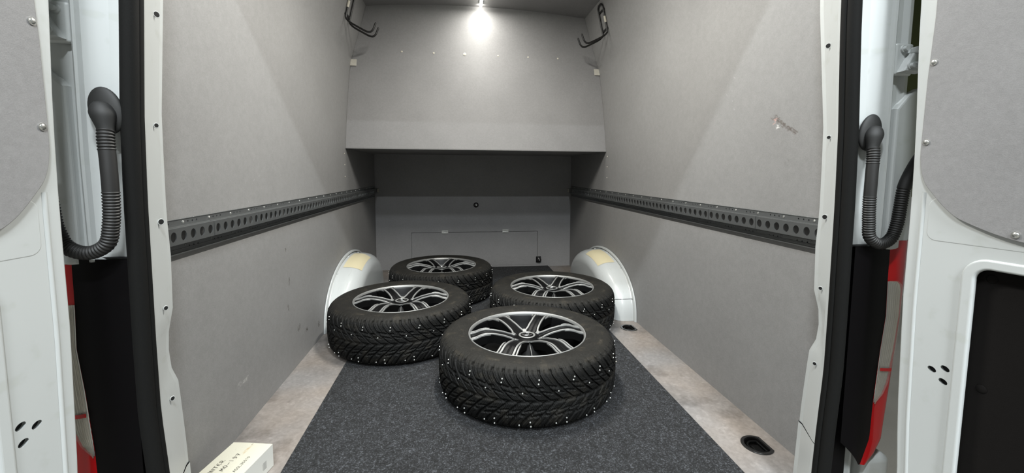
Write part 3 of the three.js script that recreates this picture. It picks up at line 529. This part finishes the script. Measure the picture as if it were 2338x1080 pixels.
// ------------------------------------------------------------------ wheel arches
for (const side of [-1, 1]) {
  const t = thing('wheel_arch', 'white wheel arch with a cream patch on top, ' + (side < 0 ? 'touched by a wheel standing before it' : 'next to a floor lashing cup'), 'wheel arch', [side * 0.8795, 0.001, side < 0 ? -2.85 : -2.81]);
  const a = 0.53, h = 0.333, wIn = 0.155;
  // u: along the arch from the rear foot to the front foot, v: across, 0 at the wall, 1 at the top of the inner cheek
  const P = (u, v, off = 0) => {
    const c = Math.cos(u * Math.PI), s = Math.sin(u * Math.PI);
    let x, k;
    if (v < 0.3) { const q = v / 0.3; x = 0.35 * q; k = 1 - 0.026 * smooth(0, 0.2, q) - 0.006 * q; }
    else { const q = (v - 0.3) / 0.7 * Math.PI / 2; x = 0.35 + 0.65 * Math.sin(q); k = 0.968 - 0.27 * (1 - Math.cos(q)); }
    return [-(x * wIn + off * x), Math.pow(s, 0.85) * (h * k + off), c * (a * k + off)];
  };
  const outer = grid(64, 22, (u, v) => P(u, v));
  const cheek = grid(64, 6, (u, v) => { const e = P(u, 1); return [e[0] - 0.004 * Math.sin(v * 1.5), e[1] * (1 - v), e[2]]; });
  mesh('arch_shell', mirror(merge([outer, cheek]), side), M.paint, t);
  const lip = grid(64, 4, (u, v) => { const p = P(u, 0), q = [p[0], p[1] * 1.0, p[2]]; const k = [0, 0.012, 0.013, 0.012, 0.0][Math.round(v * 4)], x = [-0.012, -0.009, -0.004, 0, 0][Math.round(v * 4)]; const tt = u * Math.PI; return [x, q[1] + Math.sin(tt) * k, q[2] + Math.cos(tt) * k]; });
  mesh('arch_flange', mirror(lip, side), M.paint, t);
  mesh('cream_patch', mirror(grid(16, 10, (u, v) => P(lerp(0.35, 0.54, u), lerp(0.15, 0.68, v), 0.0012)), side), M.sticker, t);
  mesh('lower_shell_seam', mirror(grid(10, 2, (u, v) => { return P(0.104 + v * 0.0025, u, 0.0006); }), side), M.seal, t);
  for (const [u, v] of [[0.47, 0.06], [0.3, 0.07], [0.62, 0.1]]) { const p = P(u, v, 0.001), b = mesh('arch_rivet', new THREE.SphereGeometry(0.006, 12, 8).scale(1, 0.5, 1), M.paint, t); b.position.set(side * p[0] * 1, p[1], p[2]); }
}

// ------------------------------------------------------------------ carpet and lashing cups
{
  const t = thing('floor_carpet', 'dark grey speckled carpet runner lying under the four wheels', 'carpet', [0, 0, -2.4]);
  const s = roundShape(-0.667, 0.668, 0.95, 3.775, 0.002), g = ext(s, 0.003, 0.002, 4, 2); g.rotateX(-Math.PI / 2); g.translate(0, 0.0022, 2.4);
  mesh('carpet_pile', uvm(g), M.carpet, t);
  const fz = []; seed = 5;
  for (let i = 0; i < 5200; i++) { const e = rnd() < 0.5 ? -0.667 : 0.668, z = lerp(-1, -3.2, rnd()), l = 0.003 + rnd() * 0.005, gg = new THREE.ConeGeometry(0.0006, l, 3, 1, true); gg.rotateZ((e > 0 ? -1 : 1) * (0.6 + rnd() * 1.0)); gg.rotateY(rnd() - 0.5); gg.translate(e + (e > 0 ? 1 : -1) * 0.001, 0.003 + rnd() * 0.002, z + 2.4); fz.push(gg); }
  const f = mesh('carpet_fringe', merge(fz), M.carpet, t); f.userData.kind = 'stuff';
  const chip = thing('white_chip', 'tiny white splinter lying on the carpet beside the nearest wheel', 'splinter', [0.558, 0.0055, -1.78]);
  mesh('splinter', RB(-0.008, 0.008, 0, 0.0025, -0.0015, 0.0015, 0.0006), M.tag, chip);
}
RINGS.forEach(([x, z], i) => {
  const t = thing('lashing_cup', 'black D-shaped lashing cup sunk in the floor board ' + (i ? 'nearer to the rear door pillar' : 'beside the foot of the wheel arch'), 'lashing ring', [x, 0, z]);
  const D = (r, c, P = THREE.Shape) => ringPath(r, 0, 0, c, P);
  const s = D(0.047, 0.0325); s.holes.push(D(0.039, 0.0245, THREE.Path));
  const rim = ext(s, 0.0015, 0.0012, 20, 3); rim.rotateX(-Math.PI / 2); rim.translate(0, 0.0006, 0);
  mesh('cup_rim', rim, M.cup, t);
  const w = D(0.0405, 0.026); w.holes.push(D(0.0375, 0.023, THREE.Path)); const wl = ext(w, 0.02, 0, 20); wl.rotateX(-Math.PI / 2); wl.translate(0, -0.02, 0);
  const bt = ext(D(0.0405, 0.026), 0.002); bt.rotateX(-Math.PI / 2); bt.translate(0, -0.022, 0);
  mesh('cup_well', [wl, bt], M.cup, t);
  mesh('cup_pad', RB(-0.012, 0.016, -0.02, -0.009, -0.016, 0.018, 0.004), M.satin, t);
  const ring = new THREE.CatmullRomCurve3([[0.018, -0.006, -0.026], [-0.006, -0.005, -0.027], [-0.024, -0.004, -0.014], [-0.029, -0.004, 0], [-0.024, -0.004, 0.014], [-0.006, -0.005, 0.027], [0.018, -0.006, 0.026]].map((p) => new THREE.Vector3(...p)), false);
  mesh('ring', new THREE.TubeGeometry(ring, 48, 0.0034, 10), M.satin, t);
  mesh('ring_pin', cyl(0.0035, 0.0035, 0.056, 12).rotateX(Math.PI / 2).translate(0.018, -0.007, 0), M.satin, t);
});

// ------------------------------------------------------------------ carton with handwriting
{
  const A = [-0.705, -1.262], C = [-0.822, -1.285];              // far corners of the top
  const wdt = Math.hypot(A[0] - C[0], A[1] - C[1]), len = 0.33, hgt = 0.068;
  const turn = Math.atan2(-(A[1] - C[1]), A[0] - C[0]);          // yaw of the far edge
  const t = thing('carton', 'off-white cardboard carton with handwritten letters on the floor by the pillar', 'box', [(A[0] + C[0]) / 2, 0.001, (A[1] + C[1]) / 2]);
  t.rotation.y = -0.194;
  const cv = document.createElement('canvas'); cv.width = 1024; cv.height = 384;
  const x = cv.getContext('2d');
  // canvas x runs from the near end to the far end of the top, canvas y from the wall side to the carpet side
  const px = (m) => m / len * 1024, py = (m) => m / wdt * 384;
  x.fillStyle = 'rgb(178,175,160)'; x.fillRect(0, 0, 1024, 384);
  seed = 33;
  for (let i = 0; i < 2600; i++) { x.fillStyle = 'rgba(' + (rnd() < 0.5 ? '255,255,246' : '190,182,158') + ',' + (0.05 + rnd() * 0.1) + ')'; x.fillRect(rnd() * 1024, rnd() * 384, 1 + rnd() * 5, 1 + rnd() * 3); }
  for (let i = 0; i < 60; i++) { x.fillStyle = 'rgba(150,112,62,' + (0.03 + rnd() * 0.05) + ')'; x.beginPath(); x.ellipse(950 - i * 1.5 + rnd() * 50, 205 + (rnd() - 0.5) * 24, 6 + rnd() * 14, 3 + rnd() * 6, 0.1, 0, 7); x.fill(); }
  x.fillStyle = 'rgba(90,84,66,0.5)'; x.fillRect(992, 196, 24, 8);
  x.strokeStyle = 'rgba(120,116,104,0.4)'; x.lineWidth = 1.5; x.beginPath(); x.ellipse(930, 96, 6, 5, 0, 0, 7); x.stroke();
  x.strokeStyle = '#17130f'; x.lineCap = 'round'; x.lineJoin = 'round';
  // marker strokes: letters on a unit box, drawn along the carton
  const glyph = {
    V: [[[0, 0], [0.45, 1], [1, 0]]], W: [[[0, 0], [0.2, 1], [0.45, 0.3], [0.7, 1], [1, 0]]], U: [[[0, 0], [0.05, 0.8], [0.4, 1], [0.75, 0.7], [0.8, 0], [0.85, 0.9], [1, 1]]], I: [[[0.5, 0], [0.45, 1]]], N: [[[0, 1], [0.08, 0], [0.8, 1], [0.95, 0]]], T: [[[-0.1, 0.08], [1.1, 0]], [[0.5, 0.05], [0.42, 1]]],
    E: [[[0.9, 0], [0.3, 0.05], [0.05, 0.45], [0.1, 0.85], [0.5, 1], [0.95, 0.9]], [[0.08, 0.48], [0.75, 0.45]]], R: [[[0.1, 1], [0.12, 0.05], [0.7, 0], [0.9, 0.25], [0.6, 0.5], [0.15, 0.55], [1.05, 1.05]]],
    M: [[[0, 1], [0.15, 0.1], [0.48, 0.75], [0.85, 0.05], [1, 1]]], O: [[[0.5, 0.02], [0.08, 0.3], [0.1, 0.8], [0.55, 1], [0.95, 0.65], [0.85, 0.15], [0.45, 0.02]]], '-': [[[0.1, 0.55], [0.9, 0.5]]],
    1: [[[0.3, 0], [0.35, 1]]], 9: [[[0.85, 0.2], [0.5, 0.02], [0.15, 0.2], [0.25, 0.5], [0.6, 0.55], [0.85, 0.2], [0.85, 0.6], [0.6, 0.95], [0.2, 0.95]]], 7: [[[0.05, 0.1], [0.9, 0.05], [0.45, 1]], [[0.25, 0.52], [0.85, 0.45]]],
  };
  const write = (str, x0, y0, w, h, gap, lw) => { x.lineWidth = lw; [...str].forEach((ch, i) => { for (const st of glyph[ch] ?? []) { x.beginPath(); st.forEach(([a, b], k) => { const X = x0 + i * (w + gap) + a * w, Y = y0 + b * h; k ? x.lineTo(X, Y) : x.moveTo(X, Y); }); x.stroke(); } }); };
  write('UNTER', 789 - 5 * 36, 78, 26, 36, 10, 5);
  write('MO-197', 883 - 6 * 38, 154, 27, 36, 11, 5);
  x.fillStyle = '#2a2823'; x.font = 'bold 36px monospace'; x.textAlign = 'right'; x.fillText('A50L36619', 845, 302);
  const top = new THREE.CanvasTexture(cv); top.colorSpace = THREE.SRGBColorSpace; top.anisotropy = 8;
  const mTop = new THREE.MeshStandardMaterial({ map: top, roughness: 0.7 });
  const cs = document.createElement('canvas'); cs.width = 1024; cs.height = 256; const y = cs.getContext('2d');
  y.fillStyle = 'rgb(208,208,202)'; y.fillRect(0, 0, 1024, 256);
  for (let i = 0; i < 1800; i++) { y.fillStyle = 'rgba(' + (rnd() < 0.5 ? '240,240,236' : '165,163,155') + ',' + (0.05 + rnd() * 0.1) + ')'; y.fillRect(rnd() * 1024, rnd() * 256, 1 + rnd() * 4, 1 + rnd() * 3); }
  y.fillStyle = '#8d8d8a'; for (let i = 0; i < 9; i++) y.fillRect(884 + i * 5, 110, 2 + (i % 3), 86);
  y.fillStyle = '#a2a29e'; y.fillRect(878, 120, 4, 70);
  const sideT = new THREE.CanvasTexture(cs); sideT.colorSpace = THREE.SRGBColorSpace;
  const mSide = new THREE.MeshStandardMaterial({ map: sideT, roughness: 0.75 });
  const mPlain = new THREE.MeshStandardMaterial({ color: 0xd4d2c6, roughness: 0.75 });
  // body in local axes: x across, z from far edge (0) to near (+len), slightly puffed lid
  const X0 = -wdt / 2, X1 = wdt / 2;
  mesh('carton_body', merge([B(X0, X1, 0, hgt - 0.0015, 0, len)]), mPlain, t);
  const lid = grid(24, 12, (u, v) => { const a = lerp(X0 - 0.0006, X1 + 0.0006, v), z = lerp(len, -0.0006, u); return [a, hgt + 0.0022 * Math.sin(Math.PI * v) * (0.5 + 0.5 * Math.sin(Math.PI * u)), z, u, 1 - v]; });
  mesh('printed_lid', lid, mTop, t);
  mesh('printed_side', grid(2, 2, (u, v) => [X1 + 0.0007, lerp(0.001, hgt, v), lerp(len, -0.0006, u), u, v]), mSide, t);
}

// ------------------------------------------------------------------ studded winter wheels
const TW = 0.2264, TR = 0.3588, NP = 54;
function tyreGeometry() {
  const half = [[0.2402, 0.0175], [0.2408, 0.0115], [0.2428, 0.0082], [0.246, 0.0072], [0.251, 0.0062], [0.26, 0.0036], [0.272, 0.0014], [0.286, 0], [0.3, 0.0006], [0.309, 0.0016], [0.3105, 0.0023], [0.312, 0.0018], [0.325, 0.0052], [0.3345, 0.011]];
  const prof = half.map(([r, d]) => [r, TW - d, 0]);
  const sh = new THREE.CatmullRomCurve3([[0.3345, TW - 0.011], [0.3445, TW - 0.0205], [0.3515, TW - 0.033], [0.3555, TW - 0.05], [0.3578, TW - 0.075], [TR, TW / 2]].map(([r, y]) => new THREE.Vector3(r, y, 0)), false, 'centripetal').getSpacedPoints(46);
  for (let i = 1; i < sh.length; i++) prof.push([sh[i].x, sh[i].y, 1]);
  const full = [...prof, ...prof.slice(0, -1).reverse().map(([r, y, k]) => [r, TW - y, k])];
  const nA = NP * 24, nP = full.length, pos = new Float32Array(nA * nP * 3), uv = new Float32Array(nA * nP * 2), idx = [];
  const frac = (x) => x - Math.floor(x), arc = [0];
  for (let j = 1; j < nP; j++) arc.push(arc[j - 1] + Math.hypot(full[j][0] - full[j - 1][0], full[j][1] - full[j - 1][1]));
  for (let i = 0; i < nA; i++) {
    const a = i / nA * 2 * Math.PI, ca = Math.cos(a), sa = Math.sin(a), ph = i / 24;
    for (let j = 0; j < nP; j++) {
      let [r, y, k] = full[j];
      const v = (y - TW / 2) / (TW / 2 - 0.02), s = Math.abs(v);
      let dep = 0;
      if (k || (r > 0.325 && r < 0.337)) {
        const sw = 2.1 * Math.pow(Math.max(0, 1 - s), 1.35);
        const p = ph + sw + (v > 0 ? 0 : 0.5), f = frac(p);
        const w = s > 0.95 ? 0.19 : 0.21 + 0.05 * Math.sin(ph * 2.1);
        const shoulderFade = smooth(0.331, 0.339, r);
        if (f < w) dep = 0.0078 * shoulderFade;
        else if (s > 0.6 && Math.abs(f - 0.6) < 0.035) dep = 0.0028 * shoulderFade;
        else if (s < 0.97 && frac(p * 6) < 0.2) dep = 0.0019;
        const zz = 0.52 + 0.05 * (Math.abs(frac(p * 0.5) * 2 - 1) - 0.5) * 2;
        if (Math.abs(s - zz) < 0.045 && (Math.floor(p) & 1 || f > 0.55)) dep = Math.max(dep, 0.006);
        if (Math.abs(s - 0.25 - 0.12 * f) < 0.035 && f > 0.3) dep = Math.max(dep, 0.005);
        if (s < 0.05 + 0.025 * Math.abs(f - 0.5)) dep = Math.max(dep, 0.0045);
        if (s > 1.02 && frac(ph * 4) < 0.3) dep = Math.max(dep, 0.0009 * shoulderFade);
      }
      const nx = k ? 1 : 0.6; r -= dep * nx; y -= Math.sign(v) * dep * (s > 0.98 ? 0.7 : 0);
      const q = (i * nP + j) * 3; pos[q] = r * ca; pos[q + 1] = y; pos[q + 2] = r * sa;
      uv[(i * nP + j) * 2] = Math.abs(i / nA - 0.5) * 4; uv[(i * nP + j) * 2 + 1] = arc[j] / arc[nP - 1];
    }
  }
  for (let i = 0; i < nA; i++) for (let j = 0; j < nP - 1; j++) { const a = i * nP + j, b = ((i + 1) % nA) * nP + j; idx.push(a, a + 1, b, b, a + 1, b + 1); }
  const g = new THREE.BufferGeometry();
  g.setAttribute('position', new THREE.BufferAttribute(pos, 3)); g.setAttribute('uv', new THREE.BufferAttribute(uv, 2)); g.setIndex(idx);
  g.computeVertexNormals();
  return g;
}
function studGeometry() {
  seed = 77; const list = [];
  const rAt = (s) => lerp(0.3556, TR, smooth(1, 0.2, s));
  for (let i = 0; i < 108; i++) {
    const zone = i % 6, s = [0.9, 0.72, 0.86, 0.36, 0.8, 0.66][zone] + (rnd() - 0.5) * 0.05, sg = Math.floor(i / 3) % 2 ? 1 : -1;
    const p0 = Math.floor(i / 2) + 0.0, sw = 2.1 * Math.pow(1 - s, 1.35), ph = p0 - sw - (sg > 0 ? 0 : 0.5) + 0.45 + (zone % 2) * 0.3 - 0.15;
    const a = ph / NP * 2 * Math.PI, y = TW / 2 + sg * s * (TW / 2 - 0.02), r = rAt(s);
    const g = merge([cyl(0.0026, 0.0024, 0.002, 9).translate(0, -0.0003, 0), cyl(0.0012, 0.001, 0.001, 6).translate(0, 0.0011, 0)]);
    g.rotateZ(-Math.PI / 2); g.translate(r, 0, 0); g.rotateY(-a); g.translate(0, y, 0); list.push(g);
  }
  return merge(list);
}
const RL = TW - 0.0066;                                          // height of the rim lip
const hTop = table([[0, -0.028], [0.045, -0.026], [0.07, -0.015], [0.1, -0.004], [0.14, 0.005], [0.17, 0.0075], [0.19, 0.004], [0.21, -0.004], [0.234, -0.0095]]);
// ribbon along the radius: rows [u, w0, w1], top follows the spoke's height
function ribbon(rows, lift, thick, steps = 26, chamfer = 0.0015) {
  const w0 = table(rows.map((r) => [r[0], r[1]])), w1 = table(rows.map((r) => [r[0], r[2]])), u0 = rows[0][0], u1 = rows[rows.length - 1][0];
  const us = []; for (let i = 0; i <= steps; i++) us.push(lerp(u0, u1, i / steps));
  const sec = (u) => { const h = RL + hTop(u) + lift, a = w0(u), b = w1(u), c = Math.min(chamfer, (b - a) * 0.3); return [[a, h - thick], [a, h - c], [a + c, h], [b - c, h], [b, h - c], [b, h - thick]]; };
  const out = [];
  for (let k = 0; k < 5; k++) out.push(grid(steps, 1, (p, q) => { const u = us[Math.round(p * steps)], P = sec(u)[k + Math.round(q)]; return [u, P[1], P[0]]; }));
  for (const e of [u0, u1]) { const S = sec(e); const sh = shapeOf(S); const g = new THREE.ShapeGeometry(sh); g.rotateY(-Math.PI / 2); g.scale(1, 1, 1); g.translate(e, 0, 0); out.push(g); }
  const m = merge(out.map((g) => { const f = g.clone(); return f; }));
  return m;
}
function makeWheel(label) {
  const t = thing('studded_wheel', label, 'wheel', [0, 0, 0], 'studded winter wheels lying on the carpet');
  const ty = mesh('tyre', tyreGeometry(), M.tyre, t);
  const st = mesh('tyre_studs', studGeometry(), M.stud, ty); st.userData.kind = 'stuff';
  const L = (pts, seg = 96) => new THREE.LatheGeometry(pts.map((p) => new THREE.Vector2(...p)), seg);
  const rim = mesh('rim_barrel', L([[0.2395, RL - 0.008], [0.233, RL - 0.011], [0.2285, RL - 0.02], [0.222, RL - 0.045], [0.213, RL - 0.075], [0.203, RL - 0.1], [0.2, RL - 0.15], [0.203, RL - 0.185], [0.222, 0.018], [0.232, 0.008], [0.24, 0.007]]), M.gloss, t);
  mesh('rim_lip', L([[0.2315, RL - 0.0125], [0.2322, RL - 0.0085], [0.2345, RL - 0.004], [0.2372, RL - 0.001], [0.2397, RL - 0.0013], [0.2407, RL - 0.004], [0.2397, RL - 0.009]]), M.polished, t);
  mesh('centre_disc', L([[0.028, RL - 0.06], [0.03, RL - 0.03], [0.05, RL - 0.029], [0.066, RL - 0.036], [0.082, RL - 0.06], [0.1, RL - 0.088], [0.125, RL - 0.1], [0.2, RL - 0.103]]), M.satin, t);
  for (let k = 0; k < 6; k++) {
    const a = k * Math.PI / 3, put = (g) => g.clone().rotateY(-a);
    const sp = mesh('spoke', put(ribbon([[0.046, -0.025, 0.025], [0.09, -0.0248, 0.0248], [0.14, -0.0256, 0.0256], [0.165, -0.036, 0.036], [0.2, -0.0385, 0.0385], [0.2325, -0.042, 0.042]], -0.0045, 0.034)), M.satin, t);
    for (const s of [-1, 1]) {
      const o = (rows) => rows.map(([u, p, q]) => (s > 0 ? [u, p, q] : [u, -q, -p]));
      mesh('polished_band', put(ribbon(o([[0.055, 0.0235, 0.03], [0.075, 0.019, 0.026], [0.12, 0.0176, 0.0246], [0.16, 0.0188, 0.026], [0.2, 0.0205, 0.0279], [0.2335, 0.0222, 0.03]]), 0, 0.006, 26, 0.0008)), M.polished, sp);
      mesh('polished_wedge', put(ribbon(o([[0.152, 0.031, 0.0316], [0.166, 0.0312, 0.0364], [0.2, 0.0332, 0.0388], [0.2335, 0.0356, 0.0416]]), 0.0002, 0.006, 16, 0.0008)), M.polished, sp);
      mesh('spoke_groove', put(ribbon(o([[0.05, 0.002, 0.0175], [0.1, 0.002, 0.0152], [0.16, 0.002, 0.0165], [0.228, 0.002, 0.02]]), -0.0035, 0.005, 20, 0.002)), M.gloss, sp);
    }
    const b = a + Math.PI / 6;
    const rib = mesh('window_rib', RB(0.06, 0.135, -0.012, 0, -0.001, 0.001, 0.0008).rotateZ(-0.5).translate(0.006, RL + 0.0, 0).clone().rotateY(-b), M.polished, t);
    const nut = mesh('bolt_recess', cyl(0.0085, 0.0085, 0.004, 18).translate(0.052, RL - 0.0275, 0).rotateY(-b), M.hole, t);
    // V joining two neighbouring bands at the hub
    const vs = ribbon([[0.052, -0.008, 0.008], [0.062, -0.0085, 0.0085], [0.0665, -0.004, 0.004]], -0.0015, 0.005, 6, 0.0008);
    mesh('band_joint', vs.rotateY(-b), M.polished, t);
  }
  const hub = mesh('hub', L([[0, RL - 0.019], [0.03, RL - 0.0195], [0.036, RL - 0.0225], [0.046, RL - 0.026], [0.05, RL - 0.034]], 64), M.satin, t);
  const cap = mesh('hub_cap', L([[0, RL - 0.0155], [0.021, RL - 0.016], [0.024, RL - 0.019]], 48), M.gloss, t);
  mesh('cap_ring', new THREE.TorusGeometry(0.0305, 0.0042, 12, 64).rotateX(Math.PI / 2).scale(1, 0.5, 1).translate(0, RL - 0.0185, 0), M.polished, cap);
  mesh('cap_emblem', [new THREE.TorusGeometry(0.0165, 0.0013, 8, 48).scale(1.25, 0.85, 1).rotateX(Math.PI / 2).translate(0, RL - 0.0152, 0), RB(-0.0015, 0.0015, 0, 0.0025, -0.012, 0.012, 0.0008).translate(0.001, RL - 0.0165, 0), RB(-0.006, 0.006, 0, 0.0025, -0.0012, 0.0012, 0.0008).translate(0, RL - 0.0165, 0.005)], M.chrome, cap);
  const vv = mesh('valve', cyl(0.004, 0.003, 0.03, 10).rotateZ(0.5).translate(0.214, RL - 0.03, 0).rotateY(1.1), M.rubber, t);
  return t;
}
{
  const W = [
    [0.1222, -1.6499, 0.02, 'studded wheel with silver cap ring, lying nearest the rear doors and wholly in view'],
    [-0.45, -2.188, 0.06, 'studded wheel with its edge touching the white wheel arch, partly off the carpet'],
    [0.378, -2.3247, -0.03, 'studded wheel lying behind the nearest one, close to the floor lashing cup'],
    [-0.2758, -2.9404, 0.05, 'studded wheel farthest inside, lying in front of the access hatch'],
  ];
  const base = makeWheel(W[0][3]);
  W.forEach(([x, z, r, label], i) => {
    const o = i ? base.clone() : base;
    if (i) { o.name = numbered('studded_wheel'); o.userData = { ...base.userData, label }; scene.add(o); }
    o.position.set(x, 0.0072, z); o.rotation.y = r;
  });
}

renderer.render(scene, camera);
